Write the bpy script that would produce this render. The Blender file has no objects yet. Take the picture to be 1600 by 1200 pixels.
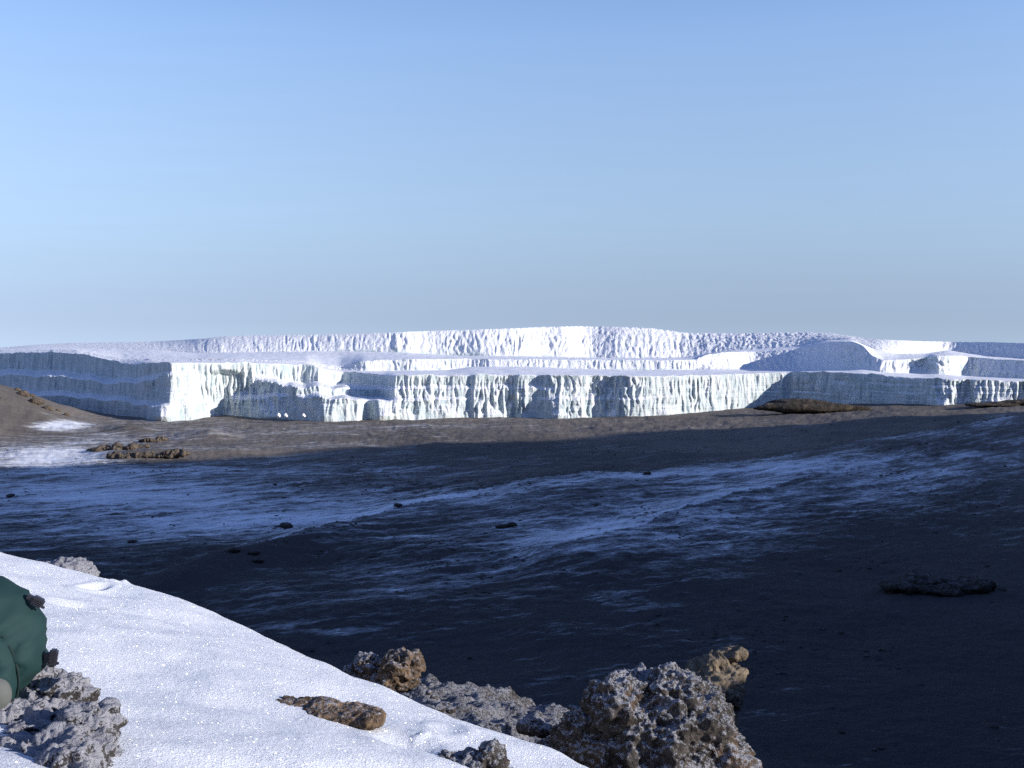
import bpy, bmesh, math, random
import numpy as np
from mathutils import Vector, Matrix

sc = bpy.context.scene
R = math.radians
# ---------------------------------------------------------------- camera, sky, sun, exposure
F = 1716.0                       # focal length in photo pixels (photo is 1600 x 1200)
PITCH = math.atan(100.0 / F)     # eye level sits at y = 500 of 1200
cam = bpy.data.cameras.new("camera"); cam_o = bpy.data.objects.new("camera", cam)
sc.collection.objects.link(cam_o); sc.camera = cam_o
cam.sensor_width = 36.0; cam.lens = 36.0 * F / 1600.0
cam.clip_start = 0.05; cam.clip_end = 60000.0
cam_o.rotation_euler = (math.pi / 2 - PITCH, 0, 0)

SUN_AZ, SUN_EL = 72.0, 15.5      # degrees right of straight behind, elevation
SV = np.array([math.sin(R(SUN_AZ)) * math.cos(R(SUN_EL)), -math.cos(R(SUN_AZ)) * math.cos(R(SUN_EL)), math.sin(R(SUN_EL))])
world = bpy.data.worlds.new("World"); sc.world = world; world.use_nodes = True
wn = world.node_tree; sky = wn.nodes.new("ShaderNodeTexSky")
sky.sky_type = "NISHITA"; sky.sun_disc = False
sky.sun_elevation = R(SUN_EL); sky.sun_rotation = R(180 - SUN_AZ)
sky.altitude = 5800; sky.air_density = 1.0; sky.dust_density = 0.6; sky.ozone_density = 1.6
tc = wn.nodes.new("ShaderNodeTexCoord")
lift = wn.nodes.new("ShaderNodeVectorMath"); lift.operation = "ADD"; lift.inputs[1].default_value = (0, 0, 0.2)
nrm = wn.nodes.new("ShaderNodeVectorMath"); nrm.operation = "NORMALIZE"
wn.links.new(tc.outputs["Generated"], lift.inputs[0]); wn.links.new(lift.outputs[0], nrm.inputs[0])
wn.links.new(nrm.outputs[0], sky.inputs[0])
# sky tint by elevation: bright low band, violet-blue overhead darkened to deepen the shade
sep = wn.nodes.new("ShaderNodeSeparateXYZ"); wn.links.new(tc.outputs["Generated"], sep.inputs[0])
rmp = wn.nodes.new("ShaderNodeValToRGB"); rmp.color_ramp.interpolation = "B_SPLINE"; wn.links.new(sep.outputs[2], rmp.inputs[0])
for k, (p_, c_) in enumerate([(0.0, (.235, .164, .122)), (.087, (.392, .306, .214)), (.208, (.428, .362, .295)), (.292, (.390, .375, .338)), (.40, (.12, .110, .17)), (.6, (.058, .052, .12)), (1.0, (.042, .040, .12))]):
    e_ = rmp.color_ramp.elements[k] if k in (0,) else rmp.color_ramp.elements.new(p_)
    e_.position = p_; e_.color = (*[v * 2 for v in c_], 1)
cmap = wn.nodes.new("ShaderNodeMapping"); cmap.inputs["Scale"].default_value = (1.2, 1.2, 22); wn.links.new(tc.outputs["Generated"], cmap.inputs[0])
cn = wn.nodes.new("ShaderNodeTexNoise"); cn.inputs["Scale"].default_value = 5; cn.inputs["Detail"].default_value = 7; cn.inputs["Roughness"].default_value = 0.6; wn.links.new(cmap.outputs[0], cn.inputs["Vector"])
cr = wn.nodes.new("ShaderNodeMapRange"); wn.links.new(cn.outputs["Fac"], cr.inputs[0])
for k, v in enumerate((0.35, 0.8, 0.993, 1.016)): cr.inputs[k + 1].default_value = v
mul = wn.nodes.new("ShaderNodeVectorMath"); mul.operation = "MULTIPLY"; wn.links.new(sky.outputs[0], mul.inputs[0]); wn.links.new(rmp.outputs[0], mul.inputs[1])
mu2 = wn.nodes.new("ShaderNodeVectorMath"); mu2.operation = "SCALE"; wn.links.new(mul.outputs[0], mu2.inputs[0]); wn.links.new(cr.outputs[0], mu2.inputs["Scale"])
mu3 = wn.nodes.new("ShaderNodeVectorMath"); mu3.operation = "SCALE"; mu3.inputs["Scale"].default_value = 0.53 / 0.15; wn.links.new(mu2.outputs[0], mu3.inputs[0])
wn.links.new(mu3.outputs[0], wn.nodes["Background"].inputs[0])
wn.nodes["Background"].inputs[1].default_value = 0.15
sun = bpy.data.lights.new("sun", "SUN"); sun_o = bpy.data.objects.new("sun", sun); sc.collection.objects.link(sun_o)
sun.energy = 5.0; sun.angle = R(0.5); sun.color = (1.0, 0.955, 0.89)
sun_o.rotation_euler = Vector(-SV).to_track_quat("-Z", "Y").to_euler()
sc.view_settings.view_transform = "Standard"; sc.view_settings.look = "None"
sc.cycles.use_denoising = False
sc.view_settings.exposure = 0.36; sc.view_settings.gamma = 1.0; sc.view_settings.use_curve_mapping = False

# ---------------------------------------------------------------- helpers
CP, SP = math.cos(PITCH), math.sin(PITCH)
def ray(px, py):
    u = (np.asarray(px, float) - 800) / F; v = (600 - np.asarray(py, float)) / F
    return u, CP + SP * v, -SP + CP * v
def at(px, py, D):
    x, y, z = ray(px, py); return x / y * D, D + 0 * y, z / y * D
def P(px, py, D):
    a = at(px, py, D); return Vector((float(a[0]), float(a[1]), float(a[2])))
def proj(x, y, z):
    zc = np.maximum(y * CP - z * SP, 0.1); yc = y * SP + z * CP
    return 800 + F * x / zc, 600 - F * yc / zc
_rng = np.random.RandomState(7)
_perm = np.tile(_rng.permutation(512), 3)
_g = _rng.normal(size=(512, 3)); _g /= np.linalg.norm(_g, axis=1)[:, None]
def noise(x, y, z=0.0, seed=0):
    x = np.asarray(x, float) + seed * 17.31; y = np.asarray(y, float) + seed * 5.77; z = np.asarray(z, float) + np.zeros_like(x)
    xi = np.floor(x).astype(np.int64); yi = np.floor(y).astype(np.int64); zi = np.floor(z).astype(np.int64)
    xf, yf, zf = x - xi, y - yi, z - zi
    u = xf * xf * xf * (xf * (xf * 6 - 15) + 10); v = yf * yf * yf * (yf * (yf * 6 - 15) + 10); w = zf * zf * zf * (zf * (zf * 6 - 15) + 10)
    out = 0.0
    for dx in (0, 1):
        for dy in (0, 1):
            for dz in (0, 1):
                h = _perm[_perm[_perm[(xi + dx) & 511] + ((yi + dy) & 511)] + ((zi + dz) & 511)]
                g = _g[h]
                d = g[..., 0] * (xf - dx) + g[..., 1] * (yf - dy) + g[..., 2] * (zf - dz)
                out = out + d * (u if dx else 1 - u) * (v if dy else 1 - v) * (w if dz else 1 - w)
    return out * 1.6
def fbm(x, y, z=0.0, oct=4, seed=0, lac=2.03, gain=0.5, ridged=False):
    a, s = 1.0, 0.0
    x = np.asarray(x, float); y = np.asarray(y, float); z = np.asarray(z, float)
    for o in range(oct):
        n = noise(x, y, z, seed + o * 3)
        s = s + a * ((1 - 2 * np.abs(n)) if ridged else n)
        x, y, z, a = x * lac, y * lac, z * lac, a * gain
    return s
def sstep(a, b, x):
    t = np.clip((x - a) / (b - a), 0, 1); return t * t * (3 - 2 * t)
def grid_mesh(name, X, Y, Z, attrs=None, wrap=False):
    nr, nc = X.shape
    me = bpy.data.meshes.new(name)
    co = np.stack([X, Y, Z], -1).reshape(-1, 3).astype(np.float32)
    idx = np.arange(nr * nc, dtype=np.int32).reshape(nr, nc)
    if wrap: idx = np.concatenate([idx, idx[:, :1]], 1)
    q = np.stack([idx[:-1, :-1], idx[:-1, 1:], idx[1:, 1:], idx[1:, :-1]], -1).reshape(-1, 4)
    me.vertices.add(len(co)); me.vertices.foreach_set("co", co.ravel())
    me.loops.add(q.size); me.loops.foreach_set("vertex_index", q.ravel())
    me.polygons.add(len(q)); me.polygons.foreach_set("loop_start", np.arange(0, q.size, 4, dtype=np.int32))
    me.polygons.foreach_set("loop_total", np.full(len(q), 4, np.int32))
    me.polygons.foreach_set("use_smooth", np.ones(len(q), bool))
    me.update(calc_edges=True)
    for k, v in (attrs or {}).items():
        a = me.attributes.new(k, "FLOAT", "POINT"); a.data.foreach_set("value", np.asarray(v, np.float32).ravel())
    return me
def link(name, me, mat=None, parent=None):
    o = bpy.data.objects.new(name, me); sc.collection.objects.link(o)
    if mat: me.materials.append(mat)
    if parent: o.parent = parent
    return o
def tag(o, label=None, cat=None, group=None, kind=None):
    for k, v in (("label", label), ("category", cat), ("group", group), ("kind", kind)):
        if v: o[k] = v
    return o
def empty(name, loc=(0, 0, 0)):
    o = bpy.data.objects.new(name, None); o.empty_display_size = 0.1; sc.collection.objects.link(o); o.location = loc; return o

# ---------------------------------------------------------------- materials
class NT:
    def __init__(s, name):
        s.m = bpy.data.materials.new(name); s.m.use_nodes = True; s.t = s.m.node_tree
        s.b = s.t.nodes["Principled BSDF"]; s.out = s.t.nodes["Material Output"]
        s.geo = s.t.nodes.new("ShaderNodeNewGeometry")
    def n(s, typ, **kw):
        n = s.t.nodes.new("ShaderNode" + typ)
        for k, v in kw.items(): setattr(n, k, v)
        return n
    def l(s, a, b): s.t.links.new(a, b)
    def pos(s, sx=1, sy=1, sz=1, rz=0.0, obj=False):
        src = s.n("TexCoord").outputs["Object"] if obj else s.geo.outputs["Position"]
        mp = s.n("Mapping"); mp.inputs["Scale"].default_value = (sx, sy, sz)
        if rz:
            m0 = s.n("Mapping"); m0.inputs["Rotation"].default_value = (0, 0, rz); s.l(src, m0.inputs[0]); src = m0.outputs[0]
        s.l(src, mp.inputs[0]); return mp.outputs[0]
    def noise(s, vec, scale, detail=4, rough=0.55, dist=0.0):
        n = s.n("TexNoise"); n.inputs["Scale"].default_value = scale; n.inputs["Detail"].default_value = detail
        n.inputs["Roughness"].default_value = rough; n.inputs["Distortion"].default_value = dist; s.l(vec, n.inputs["Vector"]); return n.outputs["Fac"]
    def math(s, op, a, b=None, c=None, clamp=False):
        m = s.n("Math", operation=op); m.use_clamp = clamp
        for i, v in enumerate((a, b, c)):
            if v is None: continue
            if isinstance(v, (int, float)): m.inputs[i].default_value = v
            else: s.l(v, m.inputs[i])
        return m.outputs[0]
    def ramp(s, fac, a, b, lo=0.0, hi=1.0):
        m = s.n("MapRange"); m.interpolation_type = "SMOOTHSTEP"
        s.l(fac, m.inputs[0]); m.inputs[1].default_value = a; m.inputs[2].default_value = b; m.inputs[3].default_value = lo; m.inputs[4].default_value = hi
        return m.outputs[0]
    def mix(s, fac, a, b):
        m = s.n("Mix", data_type="RGBA")
        if isinstance(fac, (int, float)): m.inputs[0].default_value = fac
        else: s.l(fac, m.inputs[0])
        for i, v in ((6, a), (7, b)):
            if isinstance(v, tuple): m.inputs[i].default_value = (*v, 1)
            else: s.l(v, m.inputs[i])
        return m.outputs[2]
    def attr(s, name): return s.n("Attribute", attribute_name=name).outputs["Fac"]
    def bump(s, h, strength, dist, prev=None):
        b = s.n("Bump"); b.inputs["Strength"].default_value = strength; b.inputs["Distance"].default_value = dist
        s.l(h, b.inputs["Height"])
        if prev is not None: s.l(prev, b.inputs["Normal"])
        return b.outputs[0]
    def fin(s, color, rough=0.9, normal=None, spec=0.2):
        if isinstance(color, tuple): s.b.inputs["Base Color"].default_value = (*color, 1)
        else: s.l(color, s.b.inputs["Base Color"])
        if isinstance(rough, (int, float)): s.b.inputs["Roughness"].default_value = rough
        else: s.l(rough, s.b.inputs["Roughness"])
        s.b.inputs["Specular IOR Level"].default_value = spec
        if normal is not None: s.l(normal, s.b.inputs["Normal"])
        return s.m

def mat_ground():
    t = NT("volcanic_ash")
    p = t.pos(); ps = t.pos(0.8, 4.2, 1, rz=R(-27))
    big = t.noise(p, 0.006, 5); mid = t.noise(p, 0.05, 6, 0.6); fine = t.noise(p, 0.6, 6, 0.65); vf = t.noise(p, 5.0, 4, 0.6)
    st = t.noise(ps, 0.03, 9, 0.68, 0.5); st2 = t.noise(ps, 0.17, 7, 0.72)
    lit_pale = t.attr("lit_pale"); cov = t.attr("snow")
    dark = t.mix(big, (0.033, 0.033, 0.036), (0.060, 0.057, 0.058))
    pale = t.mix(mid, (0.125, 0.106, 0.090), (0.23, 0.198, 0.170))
    dfac = t.math("MULTIPLY", lit_pale, t.ramp(t.math("ADD", big, t.math("MULTIPLY", st, 0.4)), 0.45, 0.85, 0.55, 1.0))
    ash = t.mix(dfac, dark, pale)  # sun and shade contrast of the floor partly put into the ash tone
    ash = t.mix(t.ramp(fine, 0.35, 0.7, 0.0, 0.45), ash, t.mix(0.55, ash, (0.02, 0.018, 0.017)))
    # snow: coverage attribute pushes the threshold of a wind-stretched noise
    n = t.math("ADD", t.math("MULTIPLY", st, 0.50), t.math("MULTIPLY", st2, 0.36)); n = t.math("ADD", n, t.math("MULTIPLY", fine, 0.14))
    v = t.math("ADD", t.math("MULTIPLY_ADD", n, 2.2, -0.60), t.math("MULTIPLY", t.math("SUBTRACT", cov, 0.45), 0.56))
    mask = t.ramp(v, 0.5, 0.565)
    thin = t.ramp(v, 0.30, 0.56, 0.0, 0.28)
    veil = t.math("MAXIMUM", t.math("MULTIPLY", mask, t.ramp(v, 0.5, 0.85, 0.5, 1.0)), thin)
    col = t.mix(veil, ash, (0.80, 0.81, 0.84))
    nb = t.bump(mid, 0.6, 2.0); nb = t.bump(fine, 0.8, 0.45, nb); nb = t.bump(vf, 0.5, 0.05, nb)
    return t.fin(col, 0.95, nb, 0.1)

def mat_snow():
    t = NT("sparkling_snow")
    p = t.pos()
    n0 = t.noise(p, 7, 4, 0.5); n1 = t.noise(p, 48, 4, 0.65); n2 = t.noise(p, 150, 3, 0.7)
    nb = t.bump(n0, 0.35, 0.02); nb = t.bump(n1, 0.6, 0.009, nb); nb = t.bump(n2, 1.0, 0.010, nb)
    col = t.mix(t.ramp(n1, 0.3, 0.7), (0.80, 0.81, 0.85), (0.90, 0.905, 0.925))
    t.fin(col, 0.75, nb, 0.25)
    t.b.inputs["Subsurface Weight"].default_value = 0.0
    # loose ice crystals: each grain is a tiny mirror with its own tilt
    vo = t.n("TexVoronoi"); vo.inputs["Scale"].default_value = 330; t.l(p, vo.inputs["Vector"])
    sub = t.n("VectorMath", operation="SUBTRACT"); t.l(vo.outputs["Color"], sub.inputs[0]); sub.inputs[1].default_value = (0.5, 0.5, 0.5)
    scl = t.n("VectorMath", operation="SCALE"); t.l(sub.outputs[0], scl.inputs[0]); scl.inputs["Scale"].default_value = 2.6
    add = t.n("VectorMath", operation="ADD"); t.l(scl.outputs[0], add.inputs[0]); t.l(t.geo.outputs["Normal"], add.inputs[1])
    nm = t.n("VectorMath", operation="NORMALIZE"); t.l(add.outputs[0], nm.inputs[0])
    gl = t.n("BsdfGlossy"); gl.inputs["Roughness"].default_value = 0.24; gl.inputs["Color"].default_value = (1, 1, 1, 1); t.l(nm.outputs[0], gl.inputs["Normal"])
    ms = t.n("MixShader"); ms.inputs[0].default_value = 0.095
    t.l(t.b.outputs[0], ms.inputs[1]); t.l(gl.outputs[0], ms.inputs[2]); t.l(ms.outputs[0], t.out.inputs[0])
    return t.m

def mat_ice(cliff):
    t = NT("cliff_ice" if cliff else "terrace_snow")
    p = t.pos(); pv = t.pos(1, 1, 0.18)
    a = t.noise(pv, 0.16, 6, 0.65); b = t.noise(pv, 0.55, 5, 0.65); c = t.noise(p, 0.05, 4); d = t.noise(p, 0.35, 5, 0.6)
    if cliff:
        col = t.mix(t.ramp(a, 0.36, 0.64), (0.45, 0.53, 0.545), (0.70, 0.725, 0.72))
        col = t.mix(t.ramp(t.noise(t.pos(0.25, 0.25, 2.2), 0.12, 4, 0.6), 0.52, 0.70, 0, 0.4), col, (0.44, 0.48, 0.50))
        sepn = t.n("SeparateXYZ"); t.l(t.geo.outputs["Normal"], sepn.inputs[0])
        col = t.mix(t.ramp(sepn.outputs[2], 0.30, 0.62), col, (0.80, 0.80, 0.82))
        nb = t.bump(a, 0.8, 3.5); nb = t.bump(b, 0.7, 1.2, nb); nb = t.bump(d, 0.5, 1.0, nb)
    else:
        col = t.mix(c, (0.74, 0.735, 0.76), (0.83, 0.83, 0.85))
        nb = t.bump(c, 0.5, 3.0); nb = t.bump(d, 0.55, 0.7, nb)
    return t.fin(col, 0.8, nb, 0.2)

def mat_rock(name, c1, c2, c3, frost, scale=1.0, frost_col=(0.31, 0.31, 0.335)):
    t = NT(name)
    p = t.pos(scale, scale, scale)
    a = t.noise(p, 3.0, 6, 0.6); b = t.noise(p, 14, 6, 0.65); c = t.noise(p, 55, 5, 0.65); e = t.noise(p, 170, 3, 0.6)
    pit = t.n("TexVoronoi"); pit.inputs["Scale"].default_value = 38; t.l(p, pit.inputs["Vector"])
    col = t.mix(t.ramp(b, 0.35, 0.68), c1, c2)
    col = t.mix(t.ramp(t.math("ADD", t.math("MULTIPLY", a, 0.6), t.math("MULTIPLY", c, 0.4)), 0.5, 0.62, 0, 0.8), col, c3)
    sep = t.n("SeparateXYZ"); t.l(t.geo.outputs["Normal"], sep.inputs[0])
    f = t.math("ADD", t.math("MULTIPLY", sep.outputs[2], 0.30), t.math("MULTIPLY", c, 0.85))
    f = t.math("ADD", f, t.math("MULTIPLY", a, 0.35)); f = t.math("ADD", f, t.math("MULTIPLY", e, 0.75))
    fm = t.ramp(f, 1.36 - 0.6 * frost, 1.50 - 0.6 * frost, 0.0, 0.92)
    col = t.mix(fm, col, frost_col)
    nb = t.bump(b, 0.9, 0.03 / scale); nb = t.bump(c, 0.9, 0.012 / scale, nb); nb = t.bump(pit.outputs["Distance"], 0.5, 0.012 / scale, nb); nb = t.bump(e, 0.8, 0.004 / scale, nb)
    return t.fin(col, 0.92, nb, 0.15)

def mat_cloth(name, col):
    t = NT(name); p = t.pos(); n = t.noise(p, 9, 4); f = t.noise(p, 420, 2)
    c = t.mix(n, tuple(v * 0.85 for v in col), tuple(v * 1.15 for v in col))
    return t.fin(c, 0.78, t.bump(f, 0.25, 0.0008, t.bump(n, 0.35, 0.01)), 0.3)
def mat_plastic():
    t = NT("dark_plastic"); n = t.noise(t.pos(), 60, 3)
    return t.fin(t.mix(n, (0.012, 0.011, 0.015), (0.022, 0.019, 0.025)), 0.4, None, 0.5)

M_ground, M_snow, M_cliff, M_terr = mat_ground(), mat_snow(), mat_ice(True), mat_ice(False)
M_frost = mat_rock("frosted_lava", (0.028, 0.024, 0.022), (0.090, 0.076, 0.066), (0.14, 0.09, 0.055), 0.40)
M_scree = mat_rock("frosted_scree", (0.026, 0.023, 0.021), (0.075, 0.064, 0.055), (0.10, 0.07, 0.048), 0.36, frost_col=(0.25, 0.25, 0.275))
M_rime = mat_rock("rime_coated_lava", (0.028, 0.025, 0.024), (0.065, 0.058, 0.054), (0.085, 0.068, 0.055), 0.66, frost_col=(0.30, 0.295, 0.32))
M_brown = mat_rock("brown_lava", (0.05, 0.038, 0.03), (0.20, 0.135, 0.085), (0.30, 0.185, 0.095), 0.30)
M_slab = mat_rock("bare_brown_lava", (0.035, 0.027, 0.022), (0.16, 0.105, 0.065), (0.23, 0.145, 0.08), 0.12)
M_tan = mat_rock("tan_tuff", (0.10, 0.077, 0.055), (0.24, 0.19, 0.135), (0.26, 0.205, 0.145), 0.0, 0.35)
M_far = mat_rock("far_brown_lava", (0.045, 0.036, 0.030), (0.15, 0.117, 0.088), (0.17, 0.13, 0.09), 0.0, 0.09)
M_dark = mat_rock("dark_lava", (0.025, 0.022, 0.020), (0.07, 0.06, 0.05), (0.055, 0.046, 0.036), 0.12, 0.12)
M_darkbrown = mat_rock("dark_brown_lava", (0.03, 0.025, 0.02), (0.075, 0.06, 0.045), (0.13, 0.10, 0.07), 0.0, 0.05)

# ---------------------------------------------------------------- ground (crater floor, rim and its high shoulder)
RD = np.array([math.sin(R(60)), math.cos(R(60))]); RN = np.array([-RD[1], RD[0]])   # rim to the right, climbing
LD = np.array([-math.sin(R(75)), math.cos(R(75))]); LN = np.array([-LD[1] * -1, -LD[0]])
LN = np.array([math.cos(R(75)), math.sin(R(75))])
GR = np.array([2, 5, 8, 30, 100, 180, 250, 350, 450, 600, 800, 950, 1100, 1250, 1700, 2300, 4000, 9000])
GZ = np.array([-3.0, -3.6, -5.2, -14, -45, -77, -99, -106, -107, -106.5, -105.5, -105, -104.5, -105, -112, -300, -1200, -3600])
def crest_bump(x, y, pts, hs, front, back):
    """a swell whose crest runs through pts; long gentle front, shorter back"""
    pts = np.array(pts, float); yc = np.interp(x, pts[:, 0], pts[:, 1]); h = np.interp(x, pts[:, 0], hs)
    d = y - yc
    return h * np.where(d < 0, np.exp(-(d / front) ** 2), np.exp(-(d / back) ** 2))
def xy(px, D): return ((px - 800) / F * D, D)
def floor_z(x, y):
    r = np.hypot(x, y)
    z = np.interp(np.log(r), np.log(GR), GZ)
    px = 800 + F * x / np.maximum(y, 1)
    front = y > 0
    # floor climbs towards the right
    lf = np.interp(px, [0, 900, 1060, 1200, 1400, 1600, 1900], [0, 0, 3.0, 7, 16, 21.5, 26]) * sstep(650, 1080, r) * (1 - sstep(1500, 2200, r)) * front
    z = z + lf
    z = z + crest_bump(x, y, [xy(560, 600), xy(700, 640), xy(850, 680), xy(1100, 735), xy(1350, 800), xy(1600, 860), xy(1900, 930)], [0, 5, 9, 8, 11, 14, 18], 130, 45)
    z = z + crest_bump(x, y, [xy(760, 470), xy(850, 480), xy(935, 505), xy(1040, 560), xy(1150, 625), xy(1300, 690), xy(1500, 760)], [0, 3.5, 5, 5, 4, 2, 0], 60, 30)
    z = z + crest_bump(x, y, [xy(200, 440), xy(300, 470), xy(450, 520), xy(620, 590), xy(760, 640)], [0, 4, 5.5, 3, 0], 40, 25)
    z = z + crest_bump(x, y, [xy(120, 880), xy(205, 838), xy(330, 850), xy(430, 870), xy(700, 900)], [0, 4.5, 4.5, 2.5, 0], 14, 30)
    z = z + crest_bump(x, y, [xy(150, 1040), xy(200, 1030), xy(240, 1020)], [0, 6, 0], 25, 25)
    z = z + crest_bump(x, y, [xy(240, 1000), xy(330, 980), xy(380, 975)], [0, 7, 0], 25, 25)
    # brown cone on the left
    rc = np.hypot(x + 720, y - 1060); hill = 15 - 0.405 * rc + 2.5 * fbm(x / 60, y / 60, 0, 4, 5)
    k = 6.0; z = k * np.logaddexp(z / k, hill / k)
    return z
def hit(px, py, fz):
    """depth at which the sight line through a photo pixel meets the ground"""
    D = np.geomspace(60, 1500, 4000); X, Y, Z = at(px, py, D)
    below = Z < fz(X, Y); i = int(np.argmax(below)) if below.any() else len(D) - 1
    return float(D[i])
# the rim shoulder is as high as the edge of its shadow on the floor says
prof = [(-400, -60), (-60, -6), (0, -2.2), (20, -2.6), (34, -1.0), (60, -3.0), (95, -4.5), (170, 10), (300, 50)]
for px_, py_ in [(-120, 735), (0, 728), (200, 722), (430, 707), (620, 693), (800, 690), (950, 675), (1060, 665), (1200, 661), (1350, 657), (1450, 650), (1600, 643)]:
    D_ = hit(px_, py_, floor_z); x_, y_ = (px_ - 800) / F * D_, D_
    tt_, ss_ = np.linalg.solve(np.array([[SV[0], -RD[0]], [SV[1], -RD[1]]]), [-x_, -y_])
    prof.append((ss_, float(floor_z(np.array([x_]), np.array([y_]))[0]) + tt_ * SV[2]))
print("RIM", [(round(a), round(b)) for a, b in prof])
prof.sort(); prof += [(prof[-1][0] + 500, prof[-1][1] + 10), (prof[-1][0] + 2500, -200)]
PS, PH = np.array([p[0] for p in prof]), np.array([p[1] for p in prof])
def relief(x, y, r):
    amp = np.clip(r / 420, 0.012, 1.0) * (1 - sstep(1150, 1300, r))
    rough = sstep(-0.25, 0.35, noise(x / 90, y / 90, 0, 31))
    return amp * (2.0 * fbm(x / 70, y / 70, 0, 4, 11) + (0.2 + 0.7 * rough) * (0.45 + 0.55 * sstep(380, 620, r)) * (fbm(x / 16, y / 13, 0.3, 4, 12, ridged=True) - 0.7) * 0.8 + 0.35 * fbm(x / 5, y / 5, 0, 3, 14))
def ground_z(x, y, detail=True):
    r = np.hypot(x, y); z = floor_z(x, y)
    # rim shoulders
    s = x * RD[0] + y * RD[1]; d = x * RN[0] + y * RN[1]
    sl = x * LD[0] + y * LD[1]; dl = x * LN[0] + y * LN[1]
    z = np.where((d < 0) | (dl < 0), -4000.0, z)
    tr = np.interp(s, PS, PH) - np.where(d > 0, 0.95, 0.35) * np.abs(d)
    tl = np.interp(sl, [-300, 0, 80, 400, 900, 1500], [-70, -2.2, -5, 5, 20, -30]) - np.where(dl > 0, 0.62, 0.33) * np.abs(dl)
    tt = np.maximum(tr, tl); k = np.clip(0.012 * r, 0.15, 7.0)
    z = k * np.logaddexp(z / k, tt / k)
    if detail:
        z = z + relief(x, y, r)
    return z
def build_ground():
    fine = np.arange(-29, 29.001, 0.062)
    right = np.concatenate([np.arange(29.5, 66, 0.7), np.arange(67, 180, 3.0)]); left = np.concatenate([np.arange(-180, -67, 3.0), np.arange(-66, -29, 0.7)])
    th = np.radians(np.concatenate([left, fine, right]))
    q = 1 / np.linspace(1 / 225.0, 1 / 1340.0, 470)
    rr = np.concatenate([np.geomspace(2.0, 40, 110), np.geomspace(41, 222, 60), q, np.geomspace(1360, 9000, 26)])
    T, RR = np.meshgrid(th, rr)
    X, Y = RR * np.sin(T), RR * np.cos(T); Z = ground_z(X, Y)
    px, py = proj(X, Y, Z)
    def g(cx, cy, rx, ry, ang, amp):
        a = R(ang); dx, dy = px - cx, py - cy
        u = dx * math.cos(a) + dy * math.sin(a); v = -dx * math.sin(a) + dy * math.cos(a)
        return amp * np.exp(-((u / rx) ** 2 + (v / ry) ** 2))
    cov = 0.16 + 0.20 * noise(X / 120, Y / 60, 0, 41) + 0.12 * noise(X / 30, Y / 22, 0, 43)
    cov = cov + g(500, 800, 700, 110, -3, .16) + g(760, 900, 520, 90, -8, .17) + g(1380, 780, 420, 70, -6, .16) - 0.15 * sstep(830, 920, py) - 0.10 * sstep(1100, 1400, px) * sstep(770, 860, py)
    cov = cov - 0.08 - 0.12 * np.exp(-((py - 705) / 16) ** 2) * (px > 650)
    cov = cov + 0.10 * noise(X / 9, Y / 7, 0, 44) * (RR > 200)
    for a in [(60, 712, 130, 20, 0, .62), (60, 770, 260, 50, 0, .42), (330, 775, 260, 55, 0, .30), (230, 690, 120, 22, 0, .25),
              (300, 815, 300, 20, -4, .25), (600, 797, 280, 12, -6, .24), (880, 752, 200, 9, -5, .16), (1000, 775, 200, 12, -12, .18), (1130, 736, 240, 8, -3, .26), (1380, 712, 260, 8, -4, .18),
              (1300, 760, 330, 34, -8, .20), (1080, 800, 200, 30, -14, .18), (1520, 720, 150, 30, -3, .25), (900, 850, 150, 30, -10, .20),
              (540, 990, 120, 9, 4, .45), (620, 900, 250, 40, -3, .06), (900, 960, 260, 60, -12, .05), (560, 668, 360, 18, 0, .13), (330, 672, 120, 10, 0, .10), (1565, 652, 35, 7, -15, .45),
              (1180, 668, 80, 8, 0, .12), (1570, 875, 22, 4, 15, .5), (1090, 900, 200, 30, -12, .12),
              (1450, 1000, 330, 170, 0, -.25), (330, 870, 110, 25, 0, -.25), (470, 850, 130, 26, 0, -.12), (1050, 690, 200, 16, 0, -.16), (1300, 655, 250, 14, 0, -.05),
              (20, 640, 60, 25, 20, -.3), (250, 718, 90, 9, -3, -.45), (1250, 860, 260, 50, -10, -.05), (190, 700, 50, 8, 0, -.3)]:
        cov = cov + g(*a)
    hol = relief(X, Y, RR) - 2.0 * np.clip(RR / 300, 0.012, 1.0) * fbm(X / 70, Y / 70, 0, 2, 11)
    cov = cov - 0.07 * np.clip(hol, -1.2, 1.5) * (RR > 200)
    def crest_d(pts):
        p_ = np.array(pts, float); yc = np.interp(X, p_[:, 0], p_[:, 1]) + 10 * noise(X / 40, Y / 200, 0, 45)
        return Y - yc, sstep(p_[0, 0] - 20, p_[0, 0] + 60, X)
    dA, wA = crest_d([xy(560, 600), xy(700, 640), xy(850, 680), xy(1100, 735), xy(1350, 800), xy(1600, 860), xy(1900, 930)])
    cov = cov + wA * np.where(dA < 0, 0.15 * np.exp(dA / 40), -0.30 * np.exp(-dA / 90))
    dB, wB = crest_d([xy(760, 470), xy(850, 480), xy(935, 505), xy(1040, 560), xy(1150, 625), xy(1300, 690), xy(1500, 760)])
    cov = cov + wB * (1 - sstep(150, 280, X)) * np.where(dB < 0, -0.24 * np.exp(dB / 28), 0.20 * np.exp(-dB / 40))
    dC, wC = crest_d([xy(200, 440), xy(300, 470), xy(450, 520), xy(620, 590), xy(760, 640)])
    cov = cov + wC * (1 - sstep(-40, 10, X)) * np.where(dC < 0, -0.24 * np.exp(dC / 35), 0.22 * np.exp(-dC / 40))
    cov = cov - 0.10 * sstep(860, 960, RR) * (px > 200)
    q_ = (((px - 92) + (py - 664) * 2) / 58) ** 2 + ((py - 665 - (px - 92) * .06) / 8.5) ** 2
    cov = cov + 0.9 * np.exp(-q_ ** 2)
    slope = np.gradient(Z, axis=0) / np.gradient(RR, axis=0)
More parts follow.
